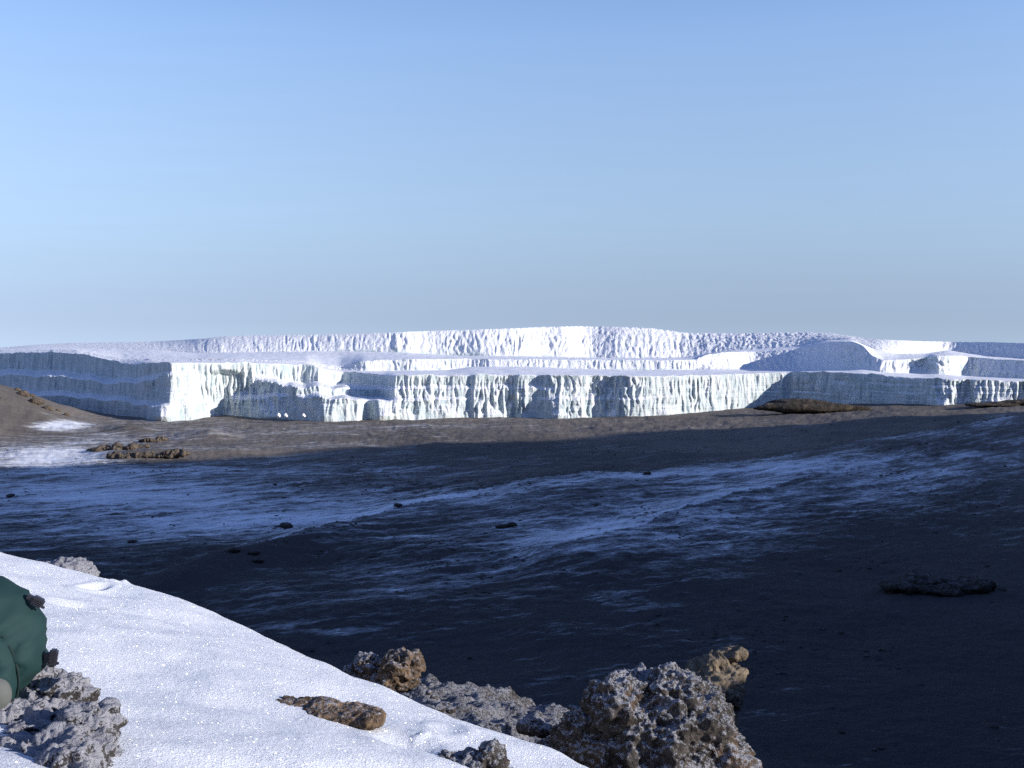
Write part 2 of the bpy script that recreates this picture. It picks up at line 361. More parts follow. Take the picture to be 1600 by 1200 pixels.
    cov = np.where(Y > 0, cov, 0.1) - 0.10 * np.clip(slope * 6, -1, 1) * (RR > 250)
    lit_pale = sstep(560, 950, RR) * 0.85 + 0.15 * sstep(250, 600, RR)  # paler ash far out where sunlit, darker near in shade, put into colour
    lit_pale = np.clip(lit_pale + 0.35 * sstep(380, 250, np.hypot(X + 720, Y - 1060)), 0, 1)
    me = grid_mesh("ground", X, Y, Z, {"snow": np.clip(cov, -0.5, 1.3), "lit_pale": lit_pale}, wrap=True)
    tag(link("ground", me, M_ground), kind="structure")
build_ground()

# ---------------------------------------------------------------- ice field
def build_glacier():
    px = np.concatenate([np.linspace(-420, -12, 90), np.linspace(-10, 1610, 1500), np.linspace(1613, 2050, 90)])
    def I(pts, sm=0):
        a = np.interp(px, [p[0] for p in pts], [p[1] for p in pts])
        if sm:
            k = int(sm * 2.6); w = np.exp(-0.5 * (np.arange(-k, k + 1) / (0.93 * sm)) ** 2); w /= w.sum()
            a = np.convolve(np.pad(a, k, mode="edge"), w, "valid")
        return a
    base1 = I([(-420, 640), (0, 640), (100, 641), (150, 645), (230, 651), (300, 652), (540, 651), (630, 649), (800, 648), (860, 649), (930, 651), (1000, 651), (1060, 645), (1150, 640), (1290, 637), (1400, 634), (1470, 633), (1600, 628), (2050, 622)], 5)
    top1 = I([(-420, 562), (0, 552), (80, 550), (120, 553), (140, 555), (160, 560), (190, 567), (210, 569), (236, 567), (283, 567), (371, 567), (439, 569), (489, 571), (505, 577), (530, 581), (560, 582), (610, 587), (800, 586), (982, 588), (1060, 588), (1127, 586), (1212, 582), (1296, 581), (1347, 584), (1431, 591), (1500, 593), (1600, 596), (2050, 606)])
    bot = I([(-420, 1560), (0, 1345), (60, 1300), (120, 1250), (174, 1208), (180, 1200), (200, 1198), (226, 1180), (230, 1158), (245, 1146), (262, 1142), (300, 1158), (350, 1208), (420, 1176), (500, 1128), (520, 1126), (560, 1134), (574, 1152), (590, 1140), (604, 1148), (615, 1150), (640, 1152), (700, 1168), (735, 1175), (742, 1171), (770, 1178), (803, 1186), (812, 1178), (840, 1182), (862, 1169), (905, 1168), (925, 1182), (958, 1182), (976, 1169), (1000, 1170), (1060, 1190), (1140, 1226), (1200, 1252), (1235, 1258), (1300, 1226), (1350, 1200), (1400, 1170), (1440, 1148), (1462, 1128), (1490, 1122), (1512, 1132), (1524, 1118), (1600, 1114), (2050, 1080)], 2.2)
    mid = I([(-420, 1580), (0, 1375), (60, 1330), (120, 1282), (180, 1232), (215, 1206), (250, 1172), (259, 1152), (268, 1148), (300, 1164), (350, 1205), (400, 1205), (448, 1168), (455, 1152), (500, 1156), (540, 1185), (588, 1222), (598, 1206), (612, 1158), (640, 1158), (700, 1174), (735, 1177), (742, 1173), (790, 1184), (812, 1178), (840, 1183), (862, 1176), (905, 1180), (930, 1186), (958, 1184), (985, 1173), (1060, 1192), (1140, 1228), (1200, 1254), (1240, 1260), (1300, 1228), (1350, 1202), (1400, 1172), (1440, 1152), (1460, 1130), (1490, 1126), (1512, 1134), (1524, 1121), (1600, 1117), (2050, 1083)], 3)
    top = I([(-420, 1650), (0, 1418), (60, 1374), (120, 1328), (180, 1276), (225, 1218), (250, 1184), (258, 1158), (268, 1152), (300, 1170), (350, 1190), (420, 1216), (470, 1240), (500, 1236), (535, 1276), (570, 1262), (600, 1224), (614, 1164), (640, 1164), (700, 1178), (735, 1180), (742, 1176), (790, 1187), (812, 1182), (840, 1188), (864, 1180), (905, 1184), (955, 1186), (985, 1174), (1060, 1194), (1140, 1230), (1200, 1254), (1240, 1258), (1262, 1246), (1282, 1240), (1300, 1230), (1350, 1204), (1400, 1174), (1432, 1156), (1450, 1140), (1490, 1130), (1512, 1137), (1524, 1124), (1600, 1120), (2050, 1086)], 3)
    base2 = I([(-420, 559), (0, 549), (120, 550), (190, 564), (236, 564), (371, 564), (480, 567), (500, 573), (530, 578), (568, 580), (620, 579), (700, 578), (735, 573), (830, 573), (900, 576), (1000, 578), (1100, 577), (1150, 577), (1250, 579), (1300, 578), (1345, 576), (1380, 582), (1452, 584), (1492, 586), (1560, 590), (1600, 592), (2050, 600)], 4)
    top2 = I([(-420, 557), (0, 547), (120, 548), (190, 561), (236, 562), (371, 561), (480, 565), (500, 570), (530, 573), (550, 569), (568, 564), (620, 562), (700, 561), (900, 562), (1050, 563), (1090, 562), (1100, 556), (1140, 551), (1180, 551), (1245, 547), (1275, 540), (1300, 535), (1335, 534), (1350, 541), (1362, 556), (1380, 563), (1410, 562), (1446, 560), (1460, 556), (1500, 556), (1560, 562), (1600, 563), (2050, 572)], 3)
    D2 = I([(-420, 1660), (0, 1450), (120, 1350), (236, 1240), (371, 1240), (480, 1275), (530, 1300), (568, 1285), (590, 1292), (620, 1300), (640, 1296), (680, 1310), (735, 1330), (760, 1320), (900, 1330), (1050, 1335), (1095, 1355), (1106, 1345), (1150, 1390), (1175, 1420), (1240, 1392), (1300, 1340), (1345, 1288), (1366, 1262), (1380, 1255), (1420, 1272), (1446, 1284), (1458, 1256), (1492, 1262), (1506, 1300), (1600, 1250), (2050, 1120)], 7)
    base3 = I([(-420, 552), (0, 545.5), (60, 542), (236, 546), (310, 552), (354, 551), (540, 549), (640, 551), (716, 556), (823, 557), (901, 559), (969, 560), (1070, 559), (1110, 552), (1150, 547), (1200, 545), (1250, 542), (1290, 532), (1330, 530), (1364, 545), (1400, 553), (1448, 552), (1480, 547), (1540, 556), (1600, 561), (2050, 566)], 5)
    top3 = I([(-420, 549), (0, 543), (50, 539), (118, 535.5), (236, 534), (250, 533), (270, 532), (320, 529), (354, 525), (540, 522), (640, 518.5), (682, 516.8), (850, 512), (901, 511), (969, 512), (1019, 514), (1070, 521), (1150, 522), (1262, 520), (1296, 520.5), (1364, 530), (1448, 534), (1549, 535), (1600, 536.5), (2050, 545)], 4)
    D3 = I([(-420, 1900), (0, 1750), (240, 1600), (320, 1548), (400, 1545), (540, 1538), (640, 1522), (655, 1542), (716, 1542), (760, 1530), (820, 1540), (850, 1572), (890, 1562), (905, 1600), (930, 1600), (962, 1585), (1019, 1592), (1075, 1602), (1140, 1592), (1200, 1572), (1262, 1550), (1300, 1535), (1335, 1490), (1364, 1430), (1400, 1440), (1448, 1500), (1470, 1620), (1540, 1550), (1600, 1480), (2050, 1300)], 14)
    lean3 = I([(-420, 130), (240, 110), (320, 60), (540, 28), (700, 26), (800, 40), (900, 60), (1070, 60), (1300, 60), (1400, 50), (1480, 30), (2050, 40)], 10)
    NX = len(px)
    rowsD, rowsY, kind, tv = [], [], [], []
    def add(D, Yp, k, t): rowsD.append(D); rowsY.append(Yp); kind.append(k); tv.append(t)
    N1 = 84
    # bench positions in height vary along the wall
    add(bot - 3, base1 + 12, 0, 0)
    b1 = I([(-420, .30), (0, .30), (180, .30), (230, .26), (262, .20), (350, .36), (450, .40), (500, .43), (590, .42), (640, .40), (860, .45), (1000, .45), (2050, .45)])
    b2 = I([(-420, .64), (0, .66), (180, .62), (262, .80), (371, .82), (450, .60), (520, .66), (600, .70), (700, .7), (2050, .7)])
    wob = 0.05 * noise(px / 22, 0 * px, 0, 3)
    for i in range(N1):
        t = i / (N1 - 1.0)
        w1 = sstep(b1 + wob - 0.04, b1 + wob + 0.05, t); w2 = sstep(b2 + wob - 0.05, b2 + wob + 0.06, t)
        lv = np.interp(px, [620, 1000], [1, 0.3])
        D = bot + lv * (mid - bot) * w1 + lv * (top - mid) * w2 + 5 * t
        for c_, w_, t0, a_ in ((252, 20, .55, 17), (604, 16, .5, 14), (700, 9, .28, 6), (770, 14, .2, 5), (872, 13, .55, 9), (958, 9, .35, 8), (1045, 16, .22, 6), (1120, 12, .3, 6), (1472, 10, .35, 7), (1560, 14, .25, 5), (508, 12, .3, 6), (300, 12, .3, 6), (420, 26, .45, 10)):
            D = D - a_ * np.exp(-((px - c_ - 8 * t) / w_) ** 2) * np.clip(1 - t / t0, 0, 1)
        add(D, base1 + (top1 - base1) * t, 0, t)
    D0 = bot + lv * (top - bot)
    for i in range(1, 14):
        t = i / 14.0; add((D0 + 8) * (1 - t) + D2 * t, top1 * (1 - t) + base2 * t, 1, t)
    for i in range(28):
        t = i / 27.0; ln = I([(-420, 20), (530, 8), (1090, 8), (1110, 45), (1240, 60), (1340, 30), (1380, 16), (2050, 12)])
        add(D2 + ln * t, base2 * (1 - t) + top2 * t, 2, t)
    D2t = D2 + ln
    D3e = np.maximum(D3, D2t + 25)
    for i in range(1, 18):
        t = i / 18.0; add((D2t + 4) * (1 - t) + D3e * t, top2 * (1 - t) + base3 * t, 3, t)
    for i in range(34):
        t = i / 33.0; add(D3e + lean3 * t ** 1.3, base3 * (1 - t) + top3 * t, 4, t)
    n5 = [8, 25, 60, 120, 250, 500, 900]
    D = np.array(rowsD); PY = np.array(rowsY); kind = np.array(kind); tv = np.array(tv)
    PXX = np.tile(px, (len(D), 1))
    X, Y, Z = at(PXX, PY, D)
    # relief -------------------------------------------------------------
    L = np.tile(np.cumsum(np.hypot(np.gradient((px - 800) / F * bot), 0.7 * np.gradient(bot)))[None, :], (len(D), 1))
    ends = (1 - np.exp(-(1 - tv) * 14)) * (0.35 + 0.65 * (1 - np.exp(-tv * 10)))
    K = kind[:, None]
    wall = np.isin(K, (0,)) * ends[:, None] + (K == 2) * 0.55 * ends[:, None] + (K == 4) * 0.8 * np.sin(np.pi * np.clip(tv, 0, 1))[:, None] ** 0.5
    vst = np.where(K == 0, 1 / 5.0, 1 / 3.5)
    warp = 2.0 * noise(L / 11, Z / 14, K, 55)
    L = L + warp
    am = 0.55 + 0.9 * sstep(-0.35, 0.45, noise(L / 38, Z / 60, K, 66))
    fl = am * (3.4 * np.abs(fbm(L / 12, Z / 14 * vst, 0.5 * K, 3, 51)) + 3.2 * (0.55 - 1.7 * np.abs(noise(L / 5.8, Z / 7.5 * vst, 2.2 + K, 57))) + 2.0 * noise(L / 3.4, Z / 3.4 * vst * 1.4, 1.1 + K, 58) + 1.2 * np.abs(noise(L / 5.2, Z / 9, 4.1 + K, 59)) + 0.9 * noise(L / 1.9, Z / 6, 7.1 + K, 67))
    chunk = 3.0 * fbm(L / 24, Z / 28, 3.3 + K, 4, 61, ridged=True) * sstep(0.0, 0.5, noise(L / 70, Z / 60, K + 9, 62))
    smooth = I([(0, .55), (200, .5), (240, .8), (300, 1.0), (340, 1), (380, .75), (490, .75), (530, .5), (580, .45), (612, 1), (1120, 1.0), (1200, .5), (1250, .35), (1420, .4), (1460, 1), (1600, 1)])
    brk = (K == 2) * I([(1340, 0), (1370, 1), (1490, 1), (1520, 0)], 6)[None, :]
    strata = 0.4 * noise(Z / 2.6, L / 55, K, 63) + 0.3 * noise(Z / 1.2, L / 30, K, 64)
    smooth = np.where(K == 2, np.maximum(smooth, 0.9)[None, :], smooth[None, :])
    DD = (wall + 0.6 * brk * np.sin(np.pi * np.clip(tv, 0, 1))[:, None]) * (smooth * fl + (I([(900, .8), (1050, .4), (2050, .4)])[None, :] + 1.2 * brk) * chunk + strata - 1.5)
    Y2 = Y + DD; X2 = X * (Y2 / Y)
    # small hummocks on the upper slopes and terraces
    pen = ((K >= 3) | ((K == 2) & (px[None, :] > 1090) & (px[None, :] < 1350))) * I([(0, .05), (300, .12), (780, .25), (860, 1), (1260, .9), (1310, .3), (1340, .25), (1480, .35), (1600, .2)])[None, :] * (0.25 + 0.75 * ((K == 4) | (K == 2)))
    Zn = Z + pen * 1.1 * fbm(X2 / 9, Y2 / 14, 0, 3, 71, ridged=True) + (K == 1) * 0.35 * noise(X2 / 25, Y2 / 12, 0, 72) + (K == 3) * 0.5 * fbm(X2 / 22, Y2 / 14, 0, 3, 73)
    edge = 1.1 * noise(L / 6, 0 * L, K, 77) + 2.3 * noise(L / 20, 0 * L, K, 78)
    Zn = Zn + np.isin(K, (0,)) * edge * sstep(0.9, 1.0, tv)[:, None] + (K == 2) * edge * 0.5 * sstep(0.8, 1.0, tv)[:, None]
    X, Y, Z = X2, Y2, Zn
    # the dome falling away behind
    for k, d in enumerate(n5):
        yl = Y[-1] + 0 * d; Dn = D[-1] + d
        X = np.vstack([X, (px - 800) / F * Dn]); Y = np.vstack([Y, Dn]); Z = np.vstack([Z, Z[len(D) - 1] - 0.0009 * d ** 2 * 0.6 - 0.10 * d])
    root = empty("glacier", (0, 1180, -106)); root.rotation_euler = (0, 0, 0)
    tag(root, "long white ice field with fluted cliffs in stepped tiers beyond the dark crater floor", "glacier")
    b = [0, N1 + 1, N1 + 14, N1 + 42, N1 + 59, N1 + 93, len(X)]
    names = [("ice_cliff", M_cliff, "tall lowest cliff with vertical flutes"), ("snow_terrace", M_terr, "narrow flat snow ledge above the lowest cliff"), ("ice_cliff", M_cliff, "low middle cliff"),
             ("snow_terrace", M_terr, "broad sloping snow shelf under the top cliff"), ("ice_cliff", M_cliff, "top cliff on the skyline"), ("snow_cap", M_terr, None)]
    off = np.array(root.location)
    for i, (nm, mt, lb) in enumerate(names):
        a, e = b[i], min(b[i + 1] + 1, len(X))
        o = link(nm, grid_mesh(nm, X[a:e] - off[0], Y[a:e] - off[1], Z[a:e] - off[2]), mt, root)
        if lb: o["label"] = lb
build_glacier()

# ---------------------------------------------------------------- foreground snow slope
SA, SB, SC = -0.784, -0.235, -0.212
def splane(x, y): return SA + SB * x + SC * y
def ray_plane(px, py):
    x, y, z = ray(px, py); k = SA / (z - SB * x - SC * y); return float(x * k), float(y * k)
crest_px = [(-60, 850), (0, 868), (70, 881), (130, 895), (200, 907), (290, 940), (380, 975), (465, 1011), (550, 1050), (650, 1095), (760, 1134), (840, 1167), (920, 1200), (1010, 1240), (1100, 1290)]
crest = sorted(ray_plane(*c) for c in crest_px)
CX, CY = np.array([c[0] for c in crest]), np.array([c[1] for c in crest])
CX = np.concatenate([[-14], CX, [2.5]]); CY = np.concatenate([[CY[0] + 6.0], CY, [CY[-1] - 0.8]])
def snow_z(x, y, detail=True):
    z = splane(x, y)
    d = (y - sum(np.interp(x + k, CX, CY) for k in np.linspace(-.3, .3, 7)) / 7) * 0.85
    if detail:
        z = z + 0.042 * fbm(x / 0.9, y / 0.8, 0, 3, 81) + 0.0035 * fbm(x / 0.20, y / 0.24, 0, 4, 82) + 0.0012 * noise(x / 0.022, y / 0.022, 0, 85)
        def dip(px, py, rx, ry, dep):
            cx, cy = ray_plane(px, py); q = ((x - cx) / rx) ** 2 + ((y - cy) / ry) ** 2
            return -dep * np.exp(-q) + 0.35 * dep * np.exp(-((np.sqrt(q) - 1.5) / 0.5) ** 2)
        z = z + dip(148, 915, .05, .16, .035) + dip(118, 943, .10, .14, .03) + dip(155, 957, .05, .06, .012) + dip(640, 1155, .10, .12, .02) + dip(700, 1140, .06, .08, .015)
        for (px, py, rx, ry, h) in [(182, 911, .05, .10, .018), (165, 908, .03, .06, .02), (196, 910, .025, .05, .02), (672, 1150, .06, .08, .02), (645, 1148, .05, .07, .015)]:
            cx, cy = ray_plane(px, py); z = z + h * np.exp(-((x - cx) / rx) ** 2 - ((y - cy) / ry) ** 2) * (0.85 + 0.5 * noise(x / .05, y / .05, 0, 88))
        # broad ripple
        cx, cy = ray_plane(300, 1080); z = z - 0.035 * np.exp(-((y - cy - 0.12 * (x - cx)) / 0.22) ** 2) * np.exp(-((x - cx) / 1.0) ** 2)
    dd = d + 0.05 + (0.015 * noise(x / 0.5, y / 0.5, 0, 86) + 0.012 * noise(x / 0.09, y / 0.09, 0, 87) if detail else 0)
    z = z - 1.5 * np.clip(dd, 0, None) ** 2
    return np.maximum(z, -9)
def build_snow():
    th = np.radians(np.concatenate([np.arange(-75, -27, 0.6), np.arange(-27, 6, 0.05), np.arange(6, 40, 0.5)]))
    rr = np.concatenate([np.linspace(0.6, 2.2, 24), np.geomspace(2.23, 9.5, 460)])
    T, RR = np.meshgrid(th, rr); X, Y = RR * np.sin(T), RR * np.cos(T)
    me = grid_mesh("snow_slope", X, Y, snow_z(X, Y)); tag(link("snow_slope", me, M_snow), kind="structure")
build_snow()

# ---------------------------------------------------------------- rocks
def lump_mesh(lumps, vox, seed, amps, warp=0.0, cuts=0):
    """ellipsoids (x,y,z,rx,ry,rz) fused by a voxel remesh, faceted and roughened along their normals"""
    bm = bmesh.new(); rnd = random.Random(seed)
    for (x, y, z, rx, ry, rz) in lumps:
        m = Matrix.Translation((x, y, z)) @ Matrix.Rotation(rnd.uniform(-.4, .4), 4, "Z") @ Matrix.Diagonal((rx, ry, rz, 1))
        n0 = len(bm.verts)
        bmesh.ops.create_icosphere(bm, subdivisions=4, radius=1.0, matrix=m)
        bm.verts.ensure_lookup_table()
        c = Vector((x, y, z)); mean = (rx + ry + rz) / 3
        pl = []
        for k in range(cuts):
            v = Vector((rnd.gauss(0, 1), rnd.gauss(0, 1), rnd.gauss(0, 1))).normalized(); pl.append((v, rnd.uniform(0.72, 0.95)))
        for v in bm.verts[n0:]:
            q = v.co - c; qq = Vector((q.x / rx, q.y / ry, q.z / rz))
            for (nv, dd) in pl:
                ex = qq.dot(nv) - dd
                if ex > 0: qq = qq - nv * ex * 0.85
            v.co = c + Vector((qq.x * rx, qq.y * ry, qq.z * rz))
    me = bpy.data.meshes.new("lumps"); bm.to_mesh(me); bm.free()
    o = bpy.data.objects.new("lumps", me); sc.collection.objects.link(o)
    rm = o.modifiers.new("r", "REMESH"); rm.mode = "VOXEL"; rm.voxel_size = vox
    sm = o.modifiers.new("s", "SMOOTH"); sm.iterations = 2
    dg = bpy.context.evaluated_depsgraph_get(); dg.update()
    out = bpy.data.meshes.new_from_object(o.evaluated_get(dg)); bpy.data.objects.remove(o); bpy.data.meshes.remove(me)
    n = len(out.vertices); co = np.empty(n * 3, np.float32); no = np.empty(n * 3, np.float32)
    out.vertices.foreach_get("co", co); out.vertices.foreach_get("normal", no)
    co = co.reshape(-1, 3).astype(float); no = no.reshape(-1, 3).astype(float)
    disp = 0
    for (wl, a, kind) in amps:
        q = co / wl + seed * 3.7
        if kind == "r": d = fbm(q[:, 0], q[:, 1], q[:, 2], 3, 91, ridged=True) - 0.5
        elif kind == "c": d = -np.abs(fbm(q[:, 0], q[:, 1], q[:, 2], 3, 92)) * 2 + 0.5
        else: d = fbm(q[:, 0], q[:, 1], q[:, 2], 4, 93)
        disp = disp + a * d
    co = co + no * disp[:, None]
    out.vertices.foreach_set("co", co.astype(np.float32).ravel())
    out.polygons.foreach_set("use_smooth", np.ones(len(out.polygons), bool)); out.update()
    return out
def rock(name, label, cat, D, lumps_px, vox, amps, mat, seed, group=None, cuts=5):
    """lumps_px: (px, py, dD, rx_px, ry_px, depth_px) at distance D"""
    s = D / F
    c0 = P(lumps_px[0][0], lumps_px[0][1], D)
    L = []
    for (px, py, dD, rx, ry, rd) in lumps_px:
        p = P(px, py, D + dD) - c0; L.append((p.x, p.y, p.z, rx * s, rd * s, ry * s))
    me = lump_mesh(L, vox, seed, amps, cuts=cuts); me.name = name
    o = link(name, me, mat); o.location = c0
    return tag(o, label, cat, group)

# rim ground behind the snow edge
def scree_z(x, y): return -3.10 - 0.19 * (y - 9) - 0.27 * np.maximum(x + 0.45, 0) - 0.45 * np.maximum(-0.95 - x, 0)
def build_scree():
    xs = np.linspace(-3.2, 3.4, 420); ys = np.linspace(4.6, 13.5, 460)
    X, Y = np.meshgrid(xs, ys)
    Z = scree_z(X, Y) - 0.55 * np.clip(Y - 9.0, 0, None) ** 2 - 0.9 * np.clip(X - 0.75, 0, None) ** 2
    Z = Z + 0.10 * fbm(X / 0.8, Y / 0.8, 0, 4, 101, ridged=True) + 0.05 * fbm(X / 0.22, Y / 0.22, 0, 4, 102) + 0.03 * np.abs(noise(X / 0.05, Y / 0.05, 0, 103)) - 0.06
    Z = np.maximum(Z, -16)
    tag(link("rocky_ground", grid_mesh("rocky_ground", X, Y, Z), M_scree), kind="structure")
    # gravel: loose frosted stones along the snow's edge, one mass
    rnd = random.Random(5); vs, fs = [], []
    for i in range(2600):
        x = rnd.uniform(-1.5, 0.9); cy = float(np.interp(x, CX, CY)); y = cy + 0.10 + abs(rnd.gauss(0, 0.9))
        z = float(scree_z(x, y)) + 0.08
        zz = -0.55 * max(y - 9, 0) ** 2
        r = 0.014 + 0.05 * rnd.random() ** 3
        b = len(vs)
        ang = rnd.uniform(0, 6.28)
        ico = [(0, 0, 1), (.89, 0, .45), (.28, .85, .45), (-.72, .53, .45), (-.72, -.53, .45), (.28, -.85, .45), (.72, .53, -.45), (-.28, .85, -.45), (-.89, 0, -.45), (-.28, -.85, -.45), (.72, -.53, -.45), (0, 0, -1)]
        for (a, c, e) in ico:
            k = r * rnd.uniform(.65, 1.3); vs.append((x + k * (a * math.cos(ang) - c * math.sin(ang)) * 1.2, y + k * (a * math.sin(ang) + c * math.cos(ang)), z + zz + k * e * .8 + fn(x, y)))
        for f in [(0, 1, 2), (0, 2, 3), (0, 3, 4), (0, 4, 5), (0, 5, 1), (1, 6, 2), (2, 7, 3), (3, 8, 4), (4, 9, 5), (5, 10, 1), (2, 6, 7), (3, 7, 8), (4, 8, 9), (5, 9, 10), (1, 10, 6), (6, 11, 7), (7, 11, 8), (8, 11, 9), (9, 11, 10), (10, 11, 6)]:
            fs.append(tuple(b + q for q in f))
    me = bpy.data.meshes.new("gravel"); me.from_pydata(vs, [], fs); me.update()
    tag(link("gravel", me, M_frost), "loose frosted stones along the edge of the snow", "gravel", kind="stuff")
def fn(x, y):
    return float(0.10 * (fbm(np.array([x / 0.8]), np.array([y / 0.8]), 0, 2, 101, ridged=True)[0]) - 0.06)
build_scree()

A_near = [(0.22, 0.030, "r"), (0.09, 0.022, "c"), (0.035, 0.012, "r"), (0.016, 0.005, "n")]
A_big = [(0.50, 0.06, "n"), (0.22, 0.05, "r"), (0.085, 0.022, "c"), (0.035, 0.012, "n"), (0.014, 0.007, "n")]
rock("boulder", "rime coated lumpy boulder under the green backpack beside the snow", "boulder", 3.0,
     [(40, 1180, 0, 110, 85, 150), (95, 1098, .12, 42, 38, 55), (50, 1090, .24, 52, 40, 60), (132, 1158, -.12, 42, 50, 70), (-60, 1150, 0, 90, 90, 120), (20, 1260, -.3, 160, 80, 150), (112, 1240, -.38, 58, 64, 60), (102, 1225, -.26, 60, 76, 90)],
     0.0058, [(0.16, 0.022, "r"), (0.07, 0.024, "c"), (0.028, 0.010, "n"), (0.012, 0.005, "n")], M_rime, 3)
rock("boulder", "big craggy frost dusted boulder at the drop beyond the snow edge", "boulder", 6.0,
     [(1020, 1170, 0, 105, 90, 110), (965, 1100, 0, 50, 48, 70), (1045, 1092, .1, 55, 44, 70), (1085, 1130, 0, 55, 55, 80), (1120, 1190, 0, 52, 62, 80), (935, 1165, 0, 62, 62, 80), (1010, 1085, .2, 60, 36, 60), (1030, 1300, 0, 150, 110, 160), (890, 1230, .1, 70, 70, 90)],
     0.0075, A_big, M_frost, 8)
rock("rock", "low brown rock poking out of the middle of the snow", "rock", 4.12,
     [(520, 1118, 0, 75, 16, 45), (568, 1122, -.03, 32, 13, 40), (452, 1102, .05, 46, 12.5, 30), (500, 1108, .04, 60, 14, 34)],
     0.0075, [(0.14, 0.010, "n"), (0.05, 0.007, "c"), (0.02, 0.004, "n")], M_slab, 12)
rock("rock", "small jagged frosted rock casting a blue shadow at the bottom of the snow", "rock", 3.72,
     [(725, 1204, 0, 58, 26, 45), (766, 1186, .0, 22, 20, 25), (688, 1204, 0, 34, 18, 30), (740, 1240, 0, 75, 48, 60)],
     0.007, [(0.10, 0.016, "r"), (0.05, 0.014, "c"), (0.02, 0.007, "r")], M_frost, 15)
rock("rock", "upright brown rock with frost streaked top on the rim ground", "rock", 8.5,
     [(625, 1044, 0, 31, 22, 34), (642, 1036, 0, 18, 18, 26), (612, 1066, 0, 40, 18, 36)],
     0.009, [(0.20, 0.03, "r"), (0.08, 0.03, "c"), (0.03, 0.012, "n")], M_brown, 21)
rock("rock", "rounded dark rock with white rime cap beside the upright brown rock", "rock", 8.6,
     [(575, 1042, 0, 24, 16, 30), (563, 1054, 0, 26, 13, 30), (590, 1060, .1, 24, 12, 28)],
     0.009, [(0.20, 0.03, "r"), (0.08, 0.03, "c"), (0.03, 0.012, "n")], M_frost, 24)
rock("rock", "rime covered rock top showing over the upper left snow crest", "rock", 7.6,
     [(105, 893, 0, 36, 17, 40), (85, 890, 0, 24, 11, 30), (130, 900, 0, 22, 12, 30)],
     0.013, [(0.16, 0.02, "r"), (0.07, 0.018, "c"), (0.03, 0.008, "r")], M_rime, 27)
rock("rock", "brownish stone half buried in the shaded rim ground", "rock", 6.4,
     [(828, 1135, 0, 22, 12, 20), (845, 1140, 0, 16, 9, 20)], 0.010, [(0.12, 0.012, "r"), (0.05, 0.01, "c")], M_frost, 29)
rock("rock_outcrop", "sunlit tan outcrop on the dark slope behind the big boulder", "outcrop", 25.0,
     [(1104, 1072, 0, 38, 26, 60), (1142, 1020, .6, 22, 8, 25), (1120, 1032, .5, 24, 9, 30), (1104, 1048, .3, 26, 11, 40), (1084, 1060, 0, 20, 11, 30), (1126, 1082, .1, 36, 30, 50), (1138, 1056, .3, 24, 20, 30), (1096, 1130, 0, 50, 46, 90), (1070, 1220, 1.0, 80, 80, 120), (1070, 1310, 1.0, 170, 90, 200)],
     0.05, [(0.7, 0.12, "n"), (0.3, 0.09, "c"), (0.12, 0.04, "n")], M_tan, 33)

# far outcrops on the crater floor
def far_rock(name, label, D, lumps, mat, seed, group=None, vox=None, amp=1.0):
    D = hit(lumps[0][0], lumps[0][1] + lumps[0][4] * 0.6, ground_z) if D < 1100 else D
    s = D / F
    w = max(l[3] for l in lumps) * s
    v = vox or max(w / 26, 0.18)
    return rock(name, label, "outcrop" if "outcrop" in name else "rock", D, lumps, v, [(w * .7, w * .10 * amp, "r"), (w * .25, w * .05 * amp, "n"), (w * .1, w * .03 * amp, "n")], mat, seed, group)
far_rock("rock_outcrop", "long low dark outcrop in front of the shaded ice cliff", 1120, [(1258, 637, 0, 84, 9, 22), (1252, 635, 0, 58, 12, 20), (1300, 638, 0, 60, 6, 18)], M_darkbrown, 41, vox=0.7, amp=.16)
far_rock("rock_outcrop", "flat dark outcrop at the foot of the rightmost lit ice cliff", 1040, [(1565, 632, 0, 60, 4, 20), (1600, 630, 0, 45, 6, 20)], M_darkbrown, 42, vox=0.7, amp=.15)
far_rock("lava_outcrop", "large black lava mound low on the dark right slope", 395, [(1468, 918, 0, 58, 6, 40), (1442, 909, 4, 34, 8, 30), (1512, 914, 0, 40, 4, 30), (1404, 915, 0, 30, 3.4, 24)], M_dark, 43, vox=0.4)
far_rock("lava_outcrop", "sunlit brown lava ridge beside the long snow tongue, upper one", 890, [(182, 701, 0, 38, 2.4, 9), (158, 703, 0, 24, 1.8, 7), (205, 698, 0, 26, 2.6, 8), (190, 698, 0, 14, 3.2, 6)], M_far, 44, vox=0.5)
far_rock("lava_outcrop", "sunlit brown lava ridge just below the upper one, split by shadow", 850, [(232, 712, 0, 40, 2.2, 9), (190, 714, 0, 28, 2.4, 7), (272, 708, 0, 26, 2.4, 7), (180, 712, 0, 12, 3.2, 6)], M_far, 45, vox=0.5)
far_rock("lava_outcrop", "small brown lava knob left of the lit plain below the ice prow", 960, [(243, 688, 0, 24, 2.4, 9), (252, 686, 0, 10, 3.2, 6)], M_far, 46, vox=0.5)
far_rock("lava_rock", "dark knob crowning the snowy swell in the shaded floor", 520, [(447, 821.8, 0, 10.4, 4.96, 8.4), (436, 824.75, 0, 9.6, 3.1, 7)], M_dark, 47)
far_rock("lava_rock", "small pointed black cone on the pale snow swell", 660, [(1012, 739.75, 0, 5.6, 3.1, 4.2), (1010, 742.4, 0, 7.2, 2.48, 5.6)], M_dark, 48)
far_rock("lava_rock", "black rock in the snow streaks below the swell, highest of three", 470, [(366, 859.45, 0, 9.6, 4.34, 7)], M_dark, 49)
far_rock("lava_rock", "black rock in the snow streaks below the swell, middle of three", 465, [(397, 863.45, 0, 8.8, 4.34, 7)], M_dark, 50)
far_rock("lava_rock", "black rock in the snow streaks below the swell, lowest of three", 450, [(402, 876.1, 0, 10.4, 3.72, 7)], M_dark, 51)
